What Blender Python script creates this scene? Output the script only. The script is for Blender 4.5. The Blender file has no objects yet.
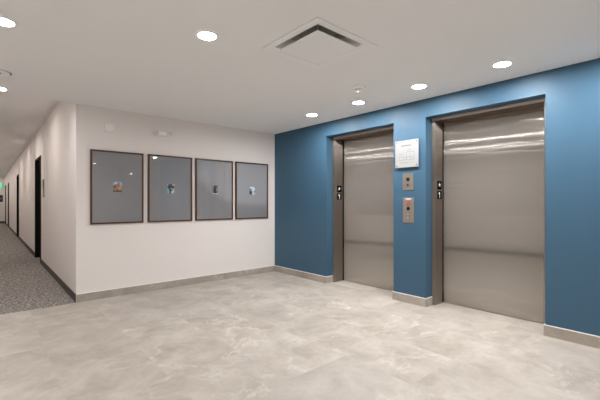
import bpy, bmesh, math, random
from mathutils import Vector, Matrix
random.seed(7)
S = bpy.context.scene
C = S.collection
PI = math.pi

# ------------------------------------------------------------------ measures
YB, XL, XR = 5.136, 0.835, 3.894        # back wall, corridor wall, blue wall
HC, HK = 2.449, 2.744                    # lobby ceiling, corridor ceiling
XW = -0.80                               # wall behind / left of the camera
YE = 27.0                                # corridor end
XJ, XD = 4.03, 4.245                     # elevator frame face, elevator door face
OPEN = [(2.646, 3.841), (1.003, 2.204)]  # elevator openings in Y
OZ = 2.236

# ------------------------------------------------------------------ helpers
def tag(o, label=None, cat=None, group=None, kind=None):
    if label: o['label'] = label
    if cat: o['category'] = cat
    if group: o['group'] = group
    if kind: o['kind'] = kind
    return o

def empty(name, loc=(0, 0, 0), rot=(0, 0, 0), parent=None):
    o = bpy.data.objects.new(name, None)
    o.empty_display_size = 0.05
    o.location = loc; o.rotation_euler = rot
    C.objects.link(o)
    if parent: o.parent = parent
    return o

def uv_box(bm):
    uv = bm.loops.layers.uv.verify()
    for f in bm.faces:
        n = f.normal
        for l in f.loops:
            p = l.vert.co
            if abs(n.z) > 0.7: l[uv].uv = (p.y, p.x)
            elif abs(n.x) > abs(n.y): l[uv].uv = (p.y, p.z)
            else: l[uv].uv = (p.x, p.z)

def obj(name, bm, m, parent=None, smooth=False):
    bmesh.ops.recalc_face_normals(bm, faces=bm.faces[:])
    bm.normal_update()
    uv_box(bm)
    me = bpy.data.meshes.new(name)
    bm.to_mesh(me); bm.free()
    for mm in (m if isinstance(m, (list, tuple)) else [m]):
        me.materials.append(mm)
    if smooth:
        for p in me.polygons: p.use_smooth = True
        try: me.set_sharp_from_angle(angle=math.radians(35))
        except Exception: pass
    o = bpy.data.objects.new(name, me)
    C.objects.link(o)
    if parent: o.parent = parent
    return o

def struct(name, bm, m, parent=None, label=None):
    o = obj(name, bm, m, parent)
    if parent is None: tag(o, label, None, None, 'structure')
    return o

def box(bm, x0, x1, y0, y1, z0, z1, bev=0.0):
    vs = [bm.verts.new((x, y, z)) for x in (x0, x1) for y in (y0, y1) for z in (z0, z1)]
    q = lambda *i: bm.faces.new([vs[k] for k in i])
    fs = [q(0, 1, 3, 2), q(4, 6, 7, 5), q(0, 4, 5, 1), q(2, 3, 7, 6), q(0, 2, 6, 4), q(1, 5, 7, 3)]
    if bev:
        es = list({e for f in fs for e in f.edges})
        bmesh.ops.bevel(bm, geom=es, offset=bev, segments=2, affect='EDGES', profile=0.6)
    return bm

def prism(bm, pts, z0, z1):
    a = [bm.verts.new((x, y, z0)) for x, y in pts]
    b = [bm.verts.new((x, y, z1)) for x, y in pts]
    n = len(pts)
    bm.faces.new(a); bm.faces.new(b)
    for i in range(n):
        j = (i + 1) % n
        bm.faces.new([a[i], a[j], b[j], b[i]])
    return bm

def lathe(bm, prof, seg=40, mat=None, caps=True, mi=None):
    """prof: list of (r, h) round local Z; mat transforms"""
    rings = []
    for r, h in prof:
        if r < 1e-6:
            rings.append([bm.verts.new((0, 0, h))])
        else:
            rings.append([bm.verts.new((r * math.cos(2 * PI * k / seg), r * math.sin(2 * PI * k / seg), h)) for k in range(seg)])
    new = []
    for a, b in zip(rings, rings[1:]):
        for k in range(seg):
            j = (k + 1) % seg
            if len(a) == 1 and len(b) == 1: continue
            if len(a) == 1: new.append(bm.faces.new([a[0], b[k], b[j]]))
            elif len(b) == 1: new.append(bm.faces.new([a[k], a[j], b[0]]))
            else: new.append(bm.faces.new([a[k], a[j], b[j], b[k]]))
    if caps:
        for r in (rings[0], rings[-1]):
            if len(r) > 1: new.append(bm.faces.new(r))
    if mat is not None:
        bmesh.ops.transform(bm, matrix=mat, verts=[v for r in rings for v in r])
    return bm

NB = bmesh.new

# ------------------------------------------------------------------ materials
def srgb(r, g, b):
    f = lambda c: c / 12.92 if c <= 0.04045 else ((c + 0.055) / 1.055) ** 2.4
    return (f(r / 255), f(g / 255), f(b / 255), 1)

class NT:
    def __init__(s, name):
        s.m = bpy.data.materials.new(name); s.m.use_nodes = True
        s.t = s.m.node_tree; s.t.nodes.clear()
        s.out = s.t.nodes.new('ShaderNodeOutputMaterial')
    def n(s, typ, **kw):
        nd = s.t.nodes.new('ShaderNode' + typ)
        for k, v in kw.items(): setattr(nd, k, v)
        return nd
    def link(s, a, b): s.t.links.new(a, b)
    def setin(s, nd, key, v):
        if isinstance(v, bpy.types.NodeSocket): s.link(v, nd.inputs[key])
        else: nd.inputs[key].default_value = v
    def math(s, op, a, b=None, clamp=False):
        nd = s.n('Math', operation=op, use_clamp=clamp)
        s.setin(nd, 0, a)
        if b is not None: s.setin(nd, 1, b)
        return nd.outputs[0]
    def mix(s, fac, a, b, blend='MIX'):
        nd = s.n('Mix', data_type='RGBA', blend_type=blend)
        s.setin(nd, 0, fac); s.setin(nd, 6, a); s.setin(nd, 7, b)
        return nd.outputs[2]
    def noise(s, vec, scale, detail=4, rough=0.5, dist=0.0):
        nd = s.n('TexNoise')
        if vec is not None: s.link(vec, nd.inputs['Vector'])
        nd.inputs['Scale'].default_value = scale
        nd.inputs['Detail'].default_value = detail
        nd.inputs['Roughness'].default_value = rough
        nd.inputs['Distortion'].default_value = dist
        return nd.outputs['Fac']
    def ramp(s, fac, stops):
        nd = s.n('ValToRGB'); cr = nd.color_ramp
        while len(cr.elements) < len(stops): cr.elements.new(0.5)
        for e, (p, c) in zip(cr.elements, stops):
            e.position = p; e.color = c
        s.link(fac, nd.inputs[0]); return nd.outputs[0]
    def principled(s, base, rough=0.5, metal=0.0, spec=0.5, bump=None, bstr=0.1, bdist=0.01):
        nd = s.n('BsdfPrincipled')
        s.setin(nd, 'Base Color', base); s.setin(nd, 'Roughness', rough)
        s.setin(nd, 'Metallic', metal); s.setin(nd, 'Specular IOR Level', spec)
        if bump is not None:
            b = s.n('Bump'); b.inputs['Strength'].default_value = bstr
            b.inputs['Distance'].default_value = bdist
            s.link(bump, b.inputs['Height']); s.link(b.outputs[0], nd.inputs['Normal'])
        s.link(nd.outputs[0], s.out.inputs[0])
        return nd
    def objco(s): return s.n('TexCoord').outputs['Object']

def paint(name, col, rough=0.6, scale=180, bstr=0.06, var=0.03, spec=0.35):
    t = NT(name); co = t.objco()
    n = t.noise(co, scale, 3); big = t.noise(co, 1.7, 3)
    c = t.mix(big, [x * (1 - var) for x in col[:3]] + [1], [min(1, x * (1 + var)) for x in col[:3]] + [1])
    t.principled(c, rough, 0, spec, n, bstr, 0.002)
    return t.m

def plain(name, col, rough=0.5, metal=0.0, spec=0.5):
    t = NT(name); co = t.objco()
    n = t.noise(co, 90, 2)
    c = t.mix(n, [x * .95 for x in col[:3]] + [1], [min(1, x * 1.05) for x in col[:3]] + [1])
    t.principled(c, rough, metal, spec)
    return t.m

M = {}
M['white'] = paint('white_wall_paint', srgb(234, 228, 225))
M['ceil'] = paint('white_ceiling_paint', srgb(243, 243, 243), 0.8, 120, 0.05, 0.015, 0.2)
M['blue'] = paint('blue_wall_paint', srgb(58, 92, 116), 0.5, 160, 0.08, 0.02, 0.4)
M['plastic'] = plain('white_plastic', srgb(246, 246, 246), 0.4)
M['grey_plastic'] = plain('grey_plastic', srgb(150, 148, 145), 0.5)
M['lens_clear'] = plain('pale_clear_lens', srgb(205, 206, 208), 0.15)
M['black'] = plain('black_paint', srgb(9, 9, 10), 0.6, 0, 0.2)
M['matt_black'] = plain('matt_black', srgb(12, 12, 12), 0.9, 0, 0.05)
M['dark'] = plain('dark_slot', srgb(26, 24, 23), 0.7)
M['duct'] = plain('grey_duct_metal', srgb(190, 187, 176), 0.6)
M['charcoal_base'] = plain('charcoal_rubber_base', srgb(70, 66, 63), 0.6)
M['mat'] = plain('grey_mat_board', srgb(176, 176, 180), 0.8, 0, 0.2)
M['label_white'] = plain('white_print', srgb(222, 222, 220), 0.6, 0, 0.2)
M['ink'] = plain('grey_print', srgb(112, 114, 114), 0.6)
M['ink_dark'] = plain('dark_print', srgb(84, 94, 90), 0.6)
M['acrylic'] = plain('white_acrylic', srgb(158, 158, 159), 0.35, 0, 0.2)
M['navy'] = plain('navy_sign', srgb(35, 42, 66), 0.4)
M['sign_grey'] = plain('grey_sign', srgb(142, 139, 138), 0.5, 0.1)
M['caulk'] = plain('white_caulk', srgb(236, 234, 230), 0.5)

def wood():
    t = NT('dark_walnut'); co = t.objco()
    mp = t.n('Mapping'); t.link(co, mp.inputs[0]); mp.inputs['Scale'].default_value = (40, 40, 6)
    n = t.noise(mp.outputs[0], 3, 5, 0.6, 0.4)
    c = t.ramp(n, [(0.3, srgb(62, 40, 25)), (0.7, srgb(96, 65, 42))])
    t.principled(c, 0.4, 0, 0.4, n, 0.1, 0.002)
    return t.m
M['wood'] = wood()

def steel(name, col, rough=0.2, aniso=-0.72, wave=0.0, diff=0.1):
    t = NT(name); co = t.objco()
    mp = t.n('Mapping'); t.link(co, mp.inputs[0]); mp.inputs['Scale'].default_value = (600, 600, 8)
    fine = t.noise(mp.outputs[0], 1.0, 3)
    mp2 = t.n('Mapping'); t.link(co, mp2.inputs[0]); mp2.inputs['Scale'].default_value = (1, 1.6, 0.5)
    big = t.noise(mp2.outputs[0], 1.1, 2)
    c = t.mix(fine, [x * .93 for x in col[:3]] + [1], [min(1, x * 1.05) for x in col[:3]] + [1])
    c = t.mix(big, c, [x * 1.04 for x in col[:3]] + [1])
    g = t.n('BsdfAnisotropic', distribution='GGX')
    t.setin(g, 'Color', c); g.inputs['Roughness'].default_value = rough
    g.inputs['Anisotropy'].default_value = aniso
    tn = t.n('Tangent', direction_type='UV_MAP')
    t.link(tn.outputs[0], g.inputs['Tangent'])
    if wave:
        b = t.n('Bump'); b.inputs['Strength'].default_value = 1.0; b.inputs['Distance'].default_value = wave
        t.link(big, b.inputs['Height']); t.link(b.outputs[0], g.inputs['Normal'])
    d = t.n('BsdfDiffuse'); t.setin(d, 'Color', c)
    mx = t.n('MixShader'); mx.inputs[0].default_value = diff
    t.link(g.outputs[0], mx.inputs[1]); t.link(d.outputs[0], mx.inputs[2])
    t.link(mx.outputs[0], t.out.inputs[0])
    return t.m
M['steel'] = steel('brushed_steel_door', srgb(204, 198, 192), 0.2, -0.94, 0.0012, 0.10)
M['steel_frame'] = steel('brushed_steel_frame', srgb(166, 156, 147), 0.33, -0.74, 0.0, 0.03)
M['steel_plate'] = steel('brushed_steel_plate', srgb(172, 160, 148), 0.4, -0.3, 0.0, 0.2)
M['shadow_grey'] = plain('vent_gap_shadow', srgb(84, 80, 76), 0.7)
M['screw'] = plain('dark_satin_metal', srgb(104, 100, 97), 0.4, 0.6)
M['chrome'] = plain('satin_metal', srgb(150, 148, 146), 0.3, 1.0)

def glass():
    t = NT('picture_glass')
    f = t.n('Fresnel'); f.inputs[0].default_value = 1.5
    n = t.noise(t.objco(), 2.0, 1)
    g = t.n('BsdfGlossy'); g.inputs['Roughness'].default_value = 0.02
    b = t.n('Bump'); b.inputs['Strength'].default_value = 0.15; b.inputs['Distance'].default_value = 0.002
    t.link(n, b.inputs['Height']); t.link(b.outputs[0], g.inputs['Normal'])
    tr = t.n('BsdfTransparent')
    mx = t.n('MixShader'); t.link(f.outputs[0], mx.inputs[0])
    t.link(tr.outputs[0], mx.inputs[1]); t.link(g.outputs[0], mx.inputs[2])
    t.link(mx.outputs[0], t.out.inputs[0])
    return t.m
M['glass'] = glass()

def emit(name, col, strength):
    t = NT(name); e = t.n('Emission'); e.inputs[0].default_value = col; e.inputs[1].default_value = strength
    t.link(e.outputs[0], t.out.inputs[0]); return t.m
LAMP = (1.0, 0.99, 0.975, 1)
M['lens'] = emit('downlight_lens', LAMP, 200)
M['lens_row'] = emit('wall_row_downlight_lens', LAMP, 450)
M['lens_corr'] = emit('corridor_downlight_lens', (1.0, 0.91, 0.83, 1), 270)
M['exit_green'] = emit('lit_green_sign', (0.06, 0.75, 0.32, 1), 1.2)
M['red_lit'] = emit('lit_red_symbol', (0.95, 0.12, 0.08, 1), 0.8)

def tile(name, base=False):
    t = NT(name); co = t.objco()
    sx = t.n('SeparateXYZ'); t.link(co, sx.inputs[0])
    X, Y, Z = sx.outputs
    if not base:
        u = t.math('DIVIDE', t.math('SUBTRACT', X, 0.377), 0.597)
        k = t.math('FLOOR', u)
        par = t.math('FLOORED_MODULO', k, 2.0)
        v = t.math('DIVIDE', t.math('SUBTRACT', t.math('SUBTRACT', Y, 3.13), t.math('MULTIPLY', par, 0.6)), 1.2)
        j = t.math('FLOOR', v)
        fu = t.math('SUBTRACT', u, k); fv = t.math('SUBTRACT', v, j)
        du = t.math('MULTIPLY', t.math('MINIMUM', fu, t.math('SUBTRACT', 1.0, fu)), 0.597)
        dv = t.math('MULTIPLY', t.math('MINIMUM', fv, t.math('SUBTRACT', 1.0, fv)), 1.2)
        dist = t.math('MINIMUM', du, dv)
        grout = t.math('LESS_THAN', dist, 0.0016)
        cid = t.n('CombineXYZ'); t.link(k, cid.inputs[0]); t.link(j, cid.inputs[1])
        wn = t.n('TexWhiteNoise', noise_dimensions='3D'); t.link(cid.outputs[0], wn.inputs['Vector'])
        vm = t.n('VectorMath', operation='MULTIPLY'); t.link(wn.outputs['Color'], vm.inputs[0]); vm.inputs[1].default_value = (13, 17, 11)
        va = t.n('VectorMath', operation='ADD'); t.link(co, va.inputs[0]); t.link(vm.outputs[0], va.inputs[1])
        vec = va.outputs[0]; rnd = wn.outputs['Value']
    else:
        vec = co; rnd = None
    warp = t.n('TexNoise'); t.link(vec, warp.inputs['Vector']); warp.inputs['Scale'].default_value = 1.6; warp.inputs['Detail'].default_value = 3
    wv = t.n('VectorMath', operation='MULTIPLY_ADD'); t.link(warp.outputs['Color'], wv.inputs[0]); wv.inputs[1].default_value = (.5, .5, .5); t.link(vec, wv.inputs[2])
    vec2 = wv.outputs[0]
    cloud = t.noise(vec2, 2.8, 9, 0.66)
    fine = t.noise(vec, 28, 5, 0.65)
    c = t.ramp(cloud, [(0.34, srgb(157, 147, 136)), (0.5, srgb(180, 171, 161)), (0.66, srgb(199, 191, 182))])
    c = t.mix(t.math('MULTIPLY', fine, 0.35), c, srgb(176, 169, 162))
    # pale wandering veins
    vn = t.noise(vec2, 1.5, 5, 0.6, 0.6)
    ridge = t.math('SUBTRACT', 1.0, t.math('MULTIPLY', t.math('ABSOLUTE', t.math('SUBTRACT', vn, 0.5)), 26.0), True)
    msk = t.math('MULTIPLY', t.math('MULTIPLY', ridge, ridge), t.math('MULTIPLY', t.math('SUBTRACT', t.noise(vec, 2.4, 3), 0.38, True), 2.6, True))
    c = t.mix(t.math('MULTIPLY', msk, 0.6), c, srgb(236, 229, 219))
    patch = t.math('MULTIPLY', t.math('SUBTRACT', t.noise(vec2, 1.1, 7, 0.62), 0.56, True), 6.0, True)
    c = t.mix(t.math('MULTIPLY', patch, 0.35), c, srgb(222, 217, 211))
    if rnd is not None:
        c = t.mix(t.math('MULTIPLY', rnd, 0.4), c, srgb(174, 167, 160))
        c = t.mix(t.math('MULTIPLY', grout, 0.6), c, srgb(178, 171, 163))
        rough = t.math('ADD', 0.42, t.math('MULTIPLY', fine, 0.16))
        nd = t.principled(c, rough, 0, 0.4, t.math('SUBTRACT', fine, t.math('MULTIPLY', grout, 2.0)), 0.12, 0.002)
    else:
        c = t.mix(0.35, c, srgb(138, 128, 118))
        t.principled(c, 0.5, 0, 0.4, fine, 0.1, 0.002)
    return t.m
M['tile'] = tile('stone_floor_tile')
M['tile_base'] = tile('stone_base_tile', True)

def carpet():
    t = NT('flecked_grey_carpet'); co = t.objco()
    mp = t.n('Mapping'); t.link(co, mp.inputs[0]); mp.inputs['Scale'].default_value = (22, 48, 1)
    fl = t.noise(mp.outputs[0], 1.0, 2, 0.6)
    f2 = t.noise(co, 220, 2)
    big = t.noise(co, 0.9, 2)
    # carpet squares laid quarter-turned: alternate squares swap the direction of the flecks
    mp2 = t.n('Mapping'); t.link(co, mp2.inputs[0]); mp2.inputs['Scale'].default_value = (48, 22, 1)
    fl2 = t.noise(mp2.outputs[0], 1.0, 2, 0.6)
    ck = t.n('TexChecker'); t.link(co, ck.inputs[0]); ck.inputs['Scale'].default_value = 2.0
    fmix = t.n('Mix', data_type='FLOAT'); t.link(ck.outputs['Fac'], fmix.inputs[0]); t.link(fl, fmix.inputs[2]); t.link(fl2, fmix.inputs[3])
    c = t.ramp(fmix.outputs[0], [(0.36, srgb(122, 117, 114)), (0.53, srgb(142, 136, 132)), (0.66, srgb(232, 227, 222))])
    c = t.mix(t.math('MULTIPLY', f2, 0.5), c, srgb(116, 110, 107))
    t.principled(c, 0.95, 0, 0.1, f2, 0.5, 0.004)
    return t.m
M['carpet'] = carpet()

# ------------------------------------------------------------------ room shell
bm = NB(); box(bm, XW - .15, 4.45, -7.2, 5.126, -.15, 0); box(bm, 4.45, 7.2, -7.2, -.3, -.15, 0)
struct('floor', bm, M['tile'], label='pale grey beige stone tile floor of the lobby')
bm = NB(); box(bm, XW - .15, 1.15, 5.126, YE + .2, -.15, 0.004)
struct('floor_corridor', bm, M['carpet'], label='flecked grey carpet floor of the corridor')

# lobby ceiling with the square hole of the air diffuser
hx0, hx1, hy0, hy1 = 1.685, 2.215, 1.745, 2.275
bm = NB()
T = HC + .34
box(bm, XW - .15, 7.2, -7.2, hy0, HC, T); box(bm, XW - .15, 7.2, hy1, YB, HC, T)
box(bm, XW - .15, hx0, hy0, hy1, HC, T); box(bm, hx1, 7.2, hy0, hy1, HC, T)
box(bm, 1.05, 4.6, YB, YB + .2, HC + .33, T)
struct('ceiling', bm, M['ceil'], label='white lobby ceiling')
bm = NB(); box(bm, XW - .15, 1.2, YB, YE + .2, HK, HK + .1)
struct('ceiling_corridor', bm, M['ceil'], label='white corridor ceiling, higher than the lobby ceiling')

DOORS = [(8.86, 9.88), (15.2, 16.15), (22.0, 22.95), (25.2, 26.15)]
DH, DD = 2.17, 0.12
bm = NB(); prism(bm, [(XL, YB), (4.45, YB), (4.45, YB + .16), (XL + .16, YB + .16)], 0, T)
struct('wall_back', bm, M['white'], label='white lobby wall behind the four framed pictures')
bm = NB()
prism(bm, [(XL, YB), (XL + .16, YB + .16), (XL + .16, DOORS[0][0]), (XL, DOORS[0][0])], 0, HK)
edges = [d for ab in DOORS for d in ab][1:] + [YE]
for a, b in zip(edges[0::2], edges[1::2]): box(bm, XL, XL + .16, a, b, 0, HK)
for a, b in DOORS: box(bm, XL, XL + .16, a, b, DH, HK)
struct('wall_corridor', bm, M['white'], label='white corridor wall with the black doors')
bm = NB(); box(bm, XW, XL + .16, YE, YE + .15, 0, HK)
struct('wall_end', bm, M['white'], label='white end wall of the corridor')
bm = NB(); box(bm, XW - .15, XW, -3.5, YE + .15, 0, T)
struct('wall_left', bm, M['white'], label='white wall opposite the elevators')
bm = NB(); box(bm, XW - .15, 3.5, -3.65, -3.5, 0, HC)
struct('wall_front', bm, M['white'], label='white wall at the near end of the lobby')
bm = NB(); box(bm, 3.35, 7.2, -7.2, -7.05, 0, HC); box(bm, 7.05, 7.2, -7.05, -.3, 0, HC); box(bm, 3.35, 3.5, -7.05, -3.65, 0, HC)
struct('wall_annex', bm, M['white'], label='white walls of the side area near the lobby')

bm = NB()
ya, yb = -0.5, YB
for a, b in [(OPEN[0][1], YB), (OPEN[1][1], OPEN[0][0]), (ya, OPEN[1][0])]: box(bm, XR, 4.45, a, b, 0, HC)
for a, b in OPEN: box(bm, XR, 4.45, a, b, OZ, HC)
box(bm, 4.45, 7.2, ya, ya + .2, 0, HC)
bmesh.ops.remove_doubles(bm, verts=bm.verts[:], dist=1e-5)
# drop the internal faces shared by neighbouring boxes
seen = {}
for f in bm.faces:
    key = tuple(sorted(v.index for v in f.verts)); seen.setdefault(key, []).append(f)
struct('wall_right', bm, M['blue'], label='blue wall with the two elevator openings')

# baseboards: stone in the lobby, charcoal rubber in the corridor
BT, BH = 0.011, 0.096
def base_run(name, pts, m, label, trim=True, h=BH):
    """pts: list of plan rectangles (x0,x1,y0,y1)"""
    bm = NB()
    for r in pts: box(bm, r[0], r[1], r[2], r[3], 0, h)
    o = struct(name, bm, m, label=label)
    if trim:
        bm = NB()
        for r in pts: box(bm, r[0], r[1], r[2], r[3], h, h + .007)
        obj('edge_trim', bm, M['caulk'], o)
    return o
base_run('baseboard_back', [(XL + .004, XR, YB - BT, YB)], M['tile_base'], 'grey beige stone base along the white lobby wall')
base_run('baseboard_right', [(XR - BT, XR, OPEN[0][1], YB - BT), (XR - BT, XJ, OPEN[0][1] - BT, OPEN[0][1])], M['tile_base'], 'stone base on the blue wall left of the left elevator')
base_run('baseboard_right', [(XR - BT, XR, OPEN[1][1] - BT, OPEN[0][0] + BT), (XR, XJ, OPEN[1][1] - BT, OPEN[1][1]), (XR, XJ, OPEN[0][0], OPEN[0][0] + BT)], M['tile_base'], 'stone base around the blue pillar between the elevators')
base_run('baseboard_right', [(XR - BT, XR, ya, OPEN[1][0]), (XR - BT, XJ, OPEN[1][0], OPEN[1][0] + BT)], M['tile_base'], 'stone base on the blue wall right of the right elevator')
base_run('baseboard_corridor', [(XL - .008, XL, a, b) for a, b in zip([YB] + [d[1] + .05 for d in DOORS], [d[0] - .05 for d in DOORS] + [YE])], M['charcoal_base'], 'charcoal rubber base along the corridor wall', False, 0.1)
base_run('baseboard_end', [(XW, XL - .008, YE - .008, YE)], M['charcoal_base'], 'charcoal base at the corridor end wall', False, 0.13)
base_run('baseboard_left', [(XW, XW + BT, -3.5, YE - .008)], M['charcoal_base'], 'base along the wall opposite the elevators', False)

# corridor doors (structure): black frame, recessed slab, lever
for i, (a, b) in enumerate(DOORS):
    bm = NB(); box(bm, XL + DD - .03, XL + DD + .015, a + .035, b - .035, .008, DH - .035, .002)
    d = struct('door_%d' % (i + 1), bm, M['black'], label=['black apartment door nearest in the corridor', 'second black door along the corridor', 'third black door along the corridor', 'farthest black door along the corridor'][i])
    bm = NB()
    for y0, y1 in ((a, a + .032), (b - .032, b)): box(bm, XL - .012, XL + .15, y0, y1, .005, DH)
    box(bm, XL - .012, XL + .15, a + .032, b - .032, DH - .032, DH)
    for y0, y1 in ((a - .045, a), (b, b + .045)): box(bm, XL - .012, XL - .001, y0, y1, .005, DH)
    obj('door_frame', bm, M['black'], d)
    bm = NB()
    R = Matrix.Translation((XL + DD - .03, a + .1, 1.0)) @ Matrix.Rotation(-PI / 2, 4, 'Y')
    lathe(bm, [(.026, 0), (.026, .008), (.010, .01), (.010, .045)], 20, R)
    box(bm, XL + DD - .08, XL + DD - .066, a + .09, a + .21, .993, 1.01, .003)
    obj('door_handle', bm, M['chrome'], d)

# ------------------------------------------------------------------ elevators
def star_bm(x, y, z, r):
    """star in the XZ plane, facing -Y"""
    pts = [(x + (r if k % 2 == 0 else r * .42) * math.sin(k * PI / 5), z + (r if k % 2 == 0 else r * .42) * math.cos(k * PI / 5)) for k in range(10)]
    bm = NB()
    a = [bm.verts.new((px, y, pz)) for px, pz in pts]; b = [bm.verts.new((px, y + .001, pz)) for px, pz in pts]
    ca = bm.verts.new((x, y, z)); cb = bm.verts.new((x, y + .001, z))
    for i in range(10):
        j = (i + 1) % 10
        bm.faces.new([a[i], a[j], ca]); bm.faces.new([b[j], b[i], cb]); bm.faces.new([a[i], b[i], b[j], a[j]])
    return bm

def elevator(y0, y1, label):
    """local origin at floor centre of the opening, on the blue wall face; local axes = world axes"""
    yc = (y0 + y1) / 2; w = (y1 - y0) / 2
    e = empty('elevator_entrance', (XR, yc, 0))
    tag(e, label, 'elevator', 'elevators in the blue wall')
    fx, dx = XJ - XR, XD - XR
    J = 0.045                                             # face width of the frame
    inner = w - J
    for s in (1, -1):
        bm = NB()
        lo, hi = sorted((s * inner, s * (w - .0005)))
        box(bm, fx, dx - .032, lo, hi, .002, OZ - .034, .004)
        obj('jamb', bm, M['steel_frame'], e)
        bm = NB()
        lo, hi = sorted((s * (inner + .002), s * (w - .0005)))
        box(bm, dx - .031, dx - .001, lo, hi, .002, OZ - .034)  # added black filler, stands for the shade in the gap beside the door
        obj('gap_shade_strip', bm, M['matt_black'], e)
    bm = NB()                                              # head: slight tilt of the face added to mirror the ceiling lamps
    pr = [(fx + .0027, OZ - .033), (fx + .0037, OZ - .034), (dx - .010, OZ - .034), (dx - .010, OZ - .0005), (fx, OZ - .0005)]
    va = [bm.verts.new((x, -w + .0005, z)) for x, z in pr]; vb = [bm.verts.new((x, w - .0005, z)) for x, z in pr]
    bm.faces.new(va); bm.faces.new(vb)
    for i in range(5): bm.faces.new([va[i], va[(i + 1) % 5], vb[(i + 1) % 5], vb[i]])
    obj('head', bm, M['steel_frame'], e)
    bm = NB(); box(bm, dx - .012, dx - .002, -inner, inner, OZ - .062, OZ - .034)
    obj('transom', bm, M['steel_frame'], e)
    bm = NB(); box(bm, dx, dx + .035, -w - .02, w + .02, .008, OZ - .02)
    obj('door_panel', bm, M['steel'], e)
    bm = NB(); box(bm, dx - .0, dx + .06, -w, w, .0005, .005)
    obj('sill', bm, M['steel_frame'], e)
    # floor plates on the left jamb return (they face the other jamb)
    yj = inner - .0025
    for z0, z1, kind in ((1.385, 1.490, 'star'), (1.272, 1.368, 'one')):
        xm = fx + .105
        bm = NB(); box(bm, xm - .052, xm + .052, yj, yj + .0025, z0, z1, .001)
        p = obj('floor_plate', bm, M['matt_black'], e)
        p['label'] = 'black floor plate with a white ' + ('star' if kind == 'star' else 'numeral one')
        if kind == 'star':
            obj('star', star_bm(xm, yj - .0012, (z0 + z1) / 2 + .006, .030), M['label_white'], p)
        else:
            bm = NB(); zc = (z0 + z1) / 2
            box(bm, xm - .007, xm + .007, yj - .0012, yj, zc - .036, zc + .036)
            v = [(xm + .007, zc + .036), (xm + .007, zc + .022), (xm - .024, zc + .010), (xm - .024, zc + .021)]
            v = [(xm - .007, zc + .036), (xm - .026, zc + .022), (xm - .026, zc + .010), (xm - .007, zc + .022)]
            a = [bm.verts.new((x, yj - .0012, z)) for x, z in v]; b = [bm.verts.new((x, yj, z)) for x, z in v]
            bm.faces.new(a); bm.faces.new(b)
            for i in range(4): bm.faces.new([a[i], a[(i + 1) % 4], b[(i + 1) % 4], b[i]])
            obj('numeral', bm, M['label_white'], p)
    return e
elevator(*OPEN[0], 'brushed steel elevator entrance left of the blue pillar, farther from the camera')
elevator(*OPEN[1], 'brushed steel elevator entrance right of the blue pillar, nearest the camera')

# ------------------------------------------------------------------ pillar: plan sign and panels
def cyl_x(bm, y, z, r, x0, x1, seg=24, bev=0.0):
    """cylinder along X from x0 (wall) towards x1"""
    R = Matrix.Translation((x0, y, z)) @ Matrix.Rotation(PI / 2 if x1 > x0 else -PI / 2, 4, 'Y')
    L = abs(x1 - x0)
    prof = [(r, 0), (r, L - bev), (r - bev, L)] if bev else [(r, 0), (r, L)]
    lathe(bm, prof, seg, R)

e = empty('evacuation_plan', (XR, 2.4425, 1.826))
tag(e, 'square white acrylic plan sign on four standoffs, on the blue pillar between elevators', 'sign')
hw, hh = .1595, .166
bm = NB(); box(bm, -.026, -.020, -hw, hw, -hh, hh, .0012); obj('plate', bm, M['acrylic'], e)
for sy in (1, -1):
    for sz in (1, -1):
        bm = NB(); cyl_x(bm, sy * (hw - .022), sz * (hh - .024), .0085, .002, -.031, 20, .0015)
        obj('standoff', bm, M['screw'], e, True)
def strokes(name, segs, m, e, x=-.0268, t=.0016):
    bm = NB()
    for y0, z0, y1, z1 in segs:
        a, b = sorted((y0, y1)); c, d = sorted((z0, z1))
        box(bm, x, -.026, a - t, b + t, c - t, d + t)
    return obj(name, bm, m, e)
# title bar strokes (illegible small caps in the photo), +y is LEFT as seen
strokes('title', [(.07 - k * .017, .096, .06 - k * .017, .103) for k in range(8)], M['ink_dark'], e, t=.0022)
plan = [(.105, -.075, -.105, -.075), (.105, .0, .045, .0), (.105, .0, .105, -.075), (-.105, .02, -.105, -.075), (-.105, .02, .0, .02),
        (.0, .02, .0, -.075), (.045, .0, .045, -.075), (.105, -.04, -.105, -.04), (-.05, .02, -.05, -.075), (.075, 0, .075, -.04),
        (-.02, .05, -.06, .05), (.02, .05, .05, .05), (-.08, -.04, -.08, -.075), (.02, -.04, .02, -.075), (-.02, .02, -.02, .05), (-.06, .02, -.06, .05)]
strokes('floor_plan', plan, M['ink'], e)
strokes('legend', [(.09, -.105, -.09, -.105), (.09, -.118, -.02, -.118)], M['ink'], e, t=.0012)

e = empty('key_switch_panel', (XR, 2.4355, 1.482))
tag(e, 'small brushed steel panel with two key switches, below the white plan sign', 'panel')
bm = NB(); box(bm, -.005, 0, -.0725, .0725, -.101, .101, .0015); obj('faceplate', bm, M['steel_plate'], e)
for z, nm, m in ((.030, 'key_switch', M['black']), (-.035, 'key_switch', M['chrome'])):
    bm = NB(); cyl_x(bm, 0, z, .024, -.005, -.010, 28, .0015); p = obj(nm, bm, m, e, True)
    p['label'] = 'black round key switch' if m is M['black'] else 'satin metal round key switch with dark keyhole'
    bm = NB(); cyl_x(bm, 0, z, .010, -.010, -.012, 16); box(bm, -.0125, -.010, -.003, .003, z - .013, z + .002)
    obj('keyhole', bm, M['dark'], p)

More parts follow.
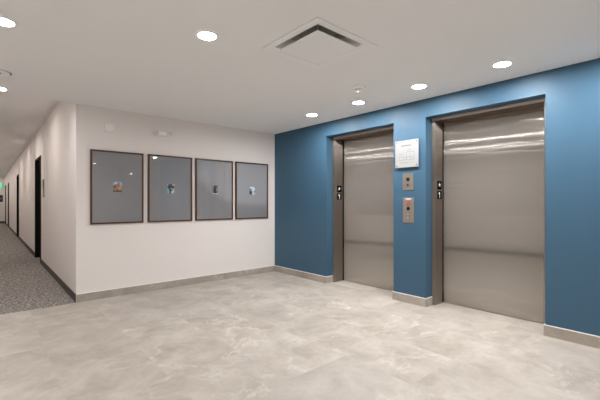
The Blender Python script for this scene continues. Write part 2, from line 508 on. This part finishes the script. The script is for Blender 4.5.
e = empty('call_button_panel', (XR, 2.432, 1.1365))
tag(e, 'taller brushed steel elevator call panel with red lit symbol, lowest on the blue pillar', 'panel')
bm = NB(); box(bm, -.005, 0, -.076, .076, -.1545, .1545, .0015); obj('faceplate', bm, M['steel_plate'], e)
bm = NB(); box(bm, -.0065, -.005, -.036, .036, .128, .144); obj('name_strip', bm, M['label_white'], e)
bm = NB(); cyl_x(bm, 0, .082, .026, -.005, -.0075, 28, .001); p = obj('indicator', bm, M['chrome'], e, True)
p['label'] = 'round indicator with a red lit symbol'
bm = NB()
for k in range(4):
    a = k * PI / 4
    c, sn = math.cos(a), math.sin(a)
    pts = [(-.019, -.004), (.019, -.004), (.019, .004), (-.019, .004)]
    va = [bm.verts.new((-.0075, c * u - sn * v, .082 + sn * u + c * v)) for u, v in pts]
    vb = [bm.verts.new((-.0085 - k * .0002, c * u - sn * v, .082 + sn * u + c * v)) for u, v in pts]
    bm.faces.new(va); bm.faces.new(vb)
    for i in range(4): bm.faces.new([va[i], va[(i + 1) % 4], vb[(i + 1) % 4], vb[i]])
obj('lit_symbol', bm, M['red_lit'], p)
bm = NB(); cyl_x(bm, 0, .018, .022, -.005, -.009, 28, .001); obj('key_switch', bm, M['black'], e, True)
for z, s in ((-.045, 1), (-.095, -1)):
    bm = NB(); cyl_x(bm, 0, z, .021, -.005, -.010, 28, .002); p = obj('call_button', bm, M['chrome'], e, True)
    p['label'] = 'round call button with a white %s arrow' % ('up' if s > 0 else 'down')
    bm = NB()
    a = [bm.verts.new((-.0102, y, z + s * h)) for y, h in ((-.013, -.009), (.013, -.009), (0, .013))]
    b = [bm.verts.new((-.0112, y, z + s * h)) for y, h in ((-.013, -.009), (.013, -.009), (0, .013))]
    bm.faces.new(a); bm.faces.new(b)
    for i in range(3): bm.faces.new([a[i], a[(i + 1) % 3], b[(i + 1) % 3], b[i]])
    obj('arrow', bm, M['label_white'], p)

# ------------------------------------------------------------------ framed pictures
PAL = {}
def pal(ch, rgb):
    PAL[ch] = plain('print_colour_' + {'b': 'sky', 'w': 'white', 'o': 'orange', 'r': 'rust', 'k': 'dark', 'g': 'green', 'y': 'sand', 'c': 'cyan', 'n': 'navy', 's': 'slate', 'l': 'pale_blue', 'e': 'grey', 'p': 'plum'}[ch], srgb(*[min(255, c * 1.15 + 4) for c in rgb]), 0.4)
for ch, rgb in {'b': (128, 170, 205), 'w': (222, 224, 226), 'o': (196, 122, 66), 'r': (150, 84, 56), 'k': (34, 30, 30), 'g': (92, 96, 52), 'y': (196, 164, 110),
                'c': (108, 190, 214), 'n': (30, 44, 78), 's': (84, 90, 98), 'l': (186, 210, 230), 'e': (128, 130, 136), 'p': (74, 40, 44)}.items(): pal(ch, rgb)
ART = [
 ["bblllbbbbb", "blwwlbrlbb", "bwwlbroblw", "blgbrooolb", "bggrorooyb", "gggoroooyy", "ggrooryoyy", "ygroooyyog", "ykoreyyooy", "kyyesseoyk", "ykkykkykky", "kkgkkkkgkk"],
 ["wbsgkgkwyw", "csggkgpwwy", "bgkgkkppky", "sgkkkpkkks", "ekgkkykkpe", "wskkgyykew", "beckkyyywb", "ccbkkgyywc", "cccknnylll", "cclnnwllww", "clcnnwlwwc", "bccnnlwlcb"],
 ["eeeekkkkkk", "eeessksses", "eeeskkssee", "eeekpksgee", "eeekkpssge", "eeekppkyge", "eeeskkkgye", "eeskkksgyg", "eeekkksggg", "eeekkkkggs", "eeeeskkgsl", "ewllllwwlw"],
 ["lwwwlbwwwe", "bllwwwwwws", "bswwlwwwww", "sscelbwwww", "sssclbwwww", "eescslwwws", "nnesllwwse", "nkknslbbes", "kknkkllwwb", "kkknlwbbsl", "nkksnlbwll", "ekesslwwle"],
]
PICS = [(.986, 1.627), (1.687, 2.330), (2.384, 3.028), (3.078, 3.731)]
PL = ['leftmost framed picture, grey mat around a small orange autumn landscape print',
      'second framed picture from the left, its small print showing dark trees by cyan water',
      'third framed picture from the left, its small print dark grey with a green edge',
      'rightmost framed picture beside the blue wall, grey mat around a white and navy print']
OFF = [(-.005, .008), (.0, .0), (.0, .0), (.0, -.0)]
TILT = [(0.0, 0.0), (0.0, -0.0), (0.0, 0.0), (0.0, 0.0)]
def picture(i):
    x0, x1 = PICS[i]; z0, z1 = .953, 1.899
    xc, zc = (x0 + x1) / 2, (z0 + z1) / 2
    w, h = (x1 - x0) / 2, (z1 - z0) / 2
    e = empty('framed_picture', (xc, YB - .001, zc))
    tag(e, PL[i], 'picture', 'framed pictures on the white wall')
    # mitred wooden frame, profile in (inset, depth)
    prof = [(0, 0), (0, -.026), (.003, -.029), (.017, -.029), (.020, -.027), (.020, -.014), (.020, 0)]
    bm = NB(); loops = []
    for ins, d in prof:
        loops.append([bm.verts.new((sx * (w - ins), d, sz * (h - ins))) for sx, sz in ((-1, -1), (1, -1), (1, 1), (-1, 1))])
    for a, b in zip(loops, loops[1:] + loops[:1]):
        for k in range(4):
            j = (k + 1) % 4; bm.faces.new([a[k], a[j], b[j], b[k]])
    obj('frame', bm, M['wood'], e)
    bm = NB(); box(bm, -w + .020, w - .020, -.014, -.002, -h + .020, h - .020); obj('mat_board', bm, M['mat'], e)
    # the small print
    rows = ART[i]; nr, nc = len(rows), len(rows[0])
    pw, ph = .108, .132
    ox, oz = OFF[i]
    mats = []; bm = NB()
    for r in range(nr):
        for c in range(nc):
            ch = rows[r][c]
            if PAL[ch] not in mats: mats.append(PAL[ch])
            xa, xb = ox - pw / 2 + pw * c / nc, ox - pw / 2 + pw * (c + 1) / nc
            za, zb = oz + ph / 2 - ph * (r + 1) / nr, oz + ph / 2 - ph * r / nr
            f = bm.faces.new([bm.verts.new(p) for p in ((xa, -.015, za), (xb, -.015, za), (xb, -.015, zb), (xa, -.015, zb))])
            f.material_index = mats.index(PAL[ch])
    bmesh.ops.remove_doubles(bm, verts=bm.verts[:], dist=1e-5)
    me_back = [(ox - pw / 2, oz - ph / 2), (ox + pw / 2, oz - ph / 2), (ox + pw / 2, oz + ph / 2), (ox - pw / 2, oz + ph / 2)]
    bm.faces.new([bm.verts.new((x, -.0142, z)) for x, z in me_back])
    pr = obj('print', bm, mats, e)
    pr['label'] = ['small print of an orange autumn hill under a pale sky', 'small print of dark trees by cyan water', 'small dark print with a green edge', 'small print in white, pale blue and navy'][i]
    tr, ty = TILT[i]
    bm = NB(); box(bm, -w + .0205, w - .0205, -.0215, -.0195, -h + .0205, h - .0205)
    g = obj('glass', bm, M['glass'], e)
for i in range(4): picture(i)

# ------------------------------------------------------------------ small things on the white wall
e = empty('wall_box', (1.2035, YB, 2.2))
tag(e, 'small white square box on the white wall above the leftmost picture', 'wall box')
bm = NB(); box(bm, -.058, .058, -.022, 0, -.052, .052, .006); obj('housing', bm, M['plastic'], e, True)
for s in (1, -1):
    bm = NB(); box(bm, s * .045 - .008, s * .045 + .008, -.034, -.022, -.047, .047, .003); obj('side_rail', bm, M['plastic'], e, True)
bm = NB(); box(bm, -.034, .034, -.026, -.022, -.036, .036, .001); obj('cover', bm, M['plastic'], e, True)

e = empty('emergency_light', (1.885, YB + .001, 2.205))
tag(e, 'white twin head emergency light on the white wall above the second picture', 'emergency light')
bm = NB(); box(bm, -.072, .072, -.04, 0, -.032, .024, .008); obj('housing', bm, M['plastic'], e, True)
for s in (1, -1):
    R = Matrix.Translation((s * .088, -.042, .008)) @ Matrix.Rotation(s * .5, 4, 'Z') @ Matrix.Rotation(PI / 2 + .35, 4, 'X')
    bm = NB(); lathe(bm, [(.020, -.030), (.030, -.012), (.042, .022), (.043, .028), (.038, .030)], 32, R)
    hd = obj('lamp_head', bm, M['plastic'], e, True)
    bm = NB(); lathe(bm, [(.037, .0305), (.030, .036), (0, .039)], 32, R); obj('lens', bm, M['lens_clear'], hd, True)

e = empty('door_sign', (XL, 8.40, 1.50))
tag(e, 'narrow grey sign plate on the corridor wall beside the nearest black door', 'sign')
bm = NB(); box(bm, -.010, 0, -.10, .10, -.172, .172, .002); obj('plate', bm, M['sign_grey'], e)
bm = NB(); box(bm, -.0112, -.010, -.085, .085, .02, .15); obj('insert', bm, M['ink_dark'], e)

# corridor end
e = empty('exit_sign', (.52, YE, 2.17))
tag(e, 'green lit exit sign high on the corridor end wall', 'exit sign')
bm = NB(); box(bm, -.2, .2, -.06, 0, -.16, .16, .01); obj('housing', bm, M['plastic'], e, True)
bm = NB(); box(bm, -.18, .18, -.064, -.06, -.14, .14); obj('lit_panel', bm, M['exit_green'], e)
e = empty('wall_sign', (.48, YE, 1.44))
tag(e, 'dark navy sign plate on the corridor end wall below the green exit sign', 'sign')
bm = NB(); box(bm, -.27, .27, -.012, 0, -.2, .2, .003); obj('plate', bm, M['navy'], e)
bm = NB(); box(bm, -.18, .22, -.014, -.012, -.02, .02); obj('panel', bm, M['sign_grey'], e)

# ------------------------------------------------------------------ ceiling things
e = empty('air_diffuser', ((hx0 + hx1) / 2, (hy0 + hy1) / 2, HC))
tag(e, 'square white ceiling air diffuser with flush centre panel', 'air diffuser')
o1, o2 = .318, .2645        # half sizes: outer lip, hole
bm = NB()
prof = [(o1, -.001), (o1, -.008), (o1 - .004, -.010), (.268, -.010), (.240, .005), (.195, .085), (.190, .085), (.190, .09), (.255, .010), (.262, -.001)]
loops = [[bm.verts.new((sx * r, sy * r, z)) for sx, sy in ((-1, -1), (1, -1), (1, 1), (-1, 1))] for r, z in prof]
for a, b in zip(loops, loops[1:] + loops[:1]):
    for k in range(4):
        j = (k + 1) % 4; bm.faces.new([a[k], a[j], b[j], b[k]])
obj('frame', bm, M['plastic'], e)
bm = NB(); box(bm, -.190, .190, -.190, .190, .085, .25); obj('duct', bm, M['duct'], e)
bm = NB(); box(bm, -.214, .214, -.214, .214, -.024, -.016, .002)
obj('centre_panel', bm, M['plastic'], e)
for sx in (1, -1):
    for sy in (1, -1):
        bm = NB(); box(bm, sx * .10 - .006, sx * .10 + .006, sy * .10 - .006, sy * .10 + .006, -.016, .085); obj('bracket', bm, M['duct'], e)

e = empty('smoke_detector', (2.958, 2.44, HC))
tag(e, 'round white smoke detector on the ceiling near the pillar', 'smoke detector')
bm = NB(); lathe(bm, [(.066, 0), (.066, -.024), (.062, -.030), (0, -.030)], 40); obj('base', bm, M['plastic'], e, True)
bm = NB(); lathe(bm, [(.040, -.030), (.040, -.036), (0, -.036)], 40); obj('vent_slot', bm, M['grey_plastic'], e, True)
bm = NB(); lathe(bm, [(.046, -.036), (.044, -.043), (.034, -.048), (0, -.050)], 40); obj('cap', bm, M['plastic'], e, True)

e = empty('sprinkler', (1.523, 3.637, HC + .002))
tag(e, 'small concealed sprinkler cover plate on the ceiling in front of the pictures', 'sprinkler')
bm = NB(); lathe(bm, [(.03, 0), (.03, -.006), (0, -.006)], 32); obj('cup', bm, M['grey_plastic'], e, True)
bm = NB(); lathe(bm, [(.042, -.006), (.042, -.009), (.036, -.011), (0, -.012)], 32); obj('cover_plate', bm, M['plastic'], e, True)

e = empty('ceiling_vent', (.072, 4.37, HC))
tag(e, 'round white ceiling vent with a dark ring, cut by the left picture edge', 'ceiling vent')
bm = NB(); lathe(bm, [(.130, 0), (.130, -.002), (.126, -.004), (.118, -.004), (.116, -.001), (.116, 0)], 48, None, False); obj('rim', bm, M['plastic'], e, True)
bm = NB(); lathe(bm, [(.116, -.0005), (.116, -.002), (0, -.002)], 48); obj('gap', bm, M['shadow_grey'], e, True)  # solid disc, shade of the ring gap put into its dark colour
bm = NB(); lathe(bm, [(.104, -.002), (.102, -.010), (.06, -.010), (.036, -.011), (.036, -.002)], 48); obj('cone', bm, M['plastic'], e, True)
bm = NB(); lathe(bm, [(.036, -.0105), (.030, -.012), (0, -.012)], 32); obj('core', bm, M['dark'], e, True)

def downlight_proto():
    e = empty('downlight', (0, 0, HC))
    bm = NB(); lathe(bm, [(.086, 0), (.086, -.003), (.082, -.006), (.066, -.0065), (.064, -.004), (.064, 0)], 48, None, False)
    obj('trim_ring', bm, M['plastic'], e, True)
    bm = NB(); lathe(bm, [(.0635, -.0005), (.0635, -.004), (0, -.004)], 36)
    obj('lens', bm, M['lens'], e)
    return e
def copy_thing(o):
    c = o.copy(); C.objects.link(c)
    for ch in o.children:
        d = ch.copy(); C.objects.link(d); d.parent = c
    return c
LENS = {}
def use_lens(o, key):
    for ch in o.children:
        if ch.name.startswith('lens'):
            if key not in LENS:
                LENS[key] = ch.data.copy(); LENS[key].materials[0] = M[key]
            ch.data = LENS[key]
LIGHTS = [(3.42, 3.655, 'lit round downlight in front of the left elevator, nearest the white wall'),
          (3.42, 2.825, 'lit round downlight just behind the smoke detector'),
          (3.42, 2.01, 'lit round downlight above the floor between the pillar and the right elevator'),
          (3.42, 1.205, 'lit round downlight in front of the right elevator, nearest the right picture edge'),
          (1.215, 2.415, 'large lit round downlight left of the square air diffuser'),
          (.082, 3.127, 'lit round downlight at the upper left, cut by the picture edge'),
          (.10, 5.0, 'lit round downlight at the corridor entrance beside the round ceiling vent')]
OFFV = [(3.42, .39), (1.215, .55), (1.215, -1.3), (.082, 1.25), (.082, -.6), (2.6, -2.6), (.6, -2.9),
        (4.6, -1.8), (4.5, -3.8), (4.7, -6.2), (6.2, -3.8)]
proto = downlight_proto()
for i, (x, y, lab) in enumerate(LIGHTS):
    o = proto if i == len(LIGHTS) - 1 else copy_thing(proto)
    o.location = (x, y, HC); tag(o, lab, 'downlight', 'ceiling downlights')
    if x > 3: use_lens(o, 'lens_row')
for x, y in OFFV:
    o = copy_thing(proto); o.location = (x, y, HC)
    if x == 3.42: use_lens(o, 'lens_row')
    tag(o, 'lit round downlight in the lobby ceiling behind or beside the camera, outside the picture', 'downlight', 'ceiling downlights out of view')
# corridor downlights (left of the picture edge)
cor = copy_thing(proto); first = True
use_lens(cor, 'lens_corr')
for k, y in enumerate([6.9, 9.3, 11.7, 14.1, 16.5, 18.9, 21.3, 23.7, 26.1]):
    o = cor if k == 0 else copy_thing(cor)
    o.location = (0.0, y, HK)
    tag(o, 'lit round downlight in the corridor ceiling, left of the picture edge', 'downlight', 'corridor downlights')

# ------------------------------------------------------------------ camera, world, view
w = bpy.data.worlds.new('World'); S.world = w; w.use_nodes = True
w.node_tree.nodes['Background'].inputs[0].default_value = (0.8, 0.85, 0.9, 1)
w.node_tree.nodes['Background'].inputs[1].default_value = 0.0
cd = bpy.data.cameras.new('camera'); co = bpy.data.objects.new('camera', cd); C.objects.link(co)
co.location = (0, 0, 1.235); co.rotation_euler = (PI / 2, 0, -math.radians(41.2036))
cd.sensor_width = 36; cd.lens = 36 * 358.926 / 600; cd.shift_y = 2.033 / 600
cd.clip_start = 0.02
S.camera = co
S.view_settings.view_transform = 'Standard'; S.view_settings.look = 'None'
S.view_settings.gamma = 1.0; S.view_settings.use_curve_mapping = False
S.view_settings.exposure = 0.12
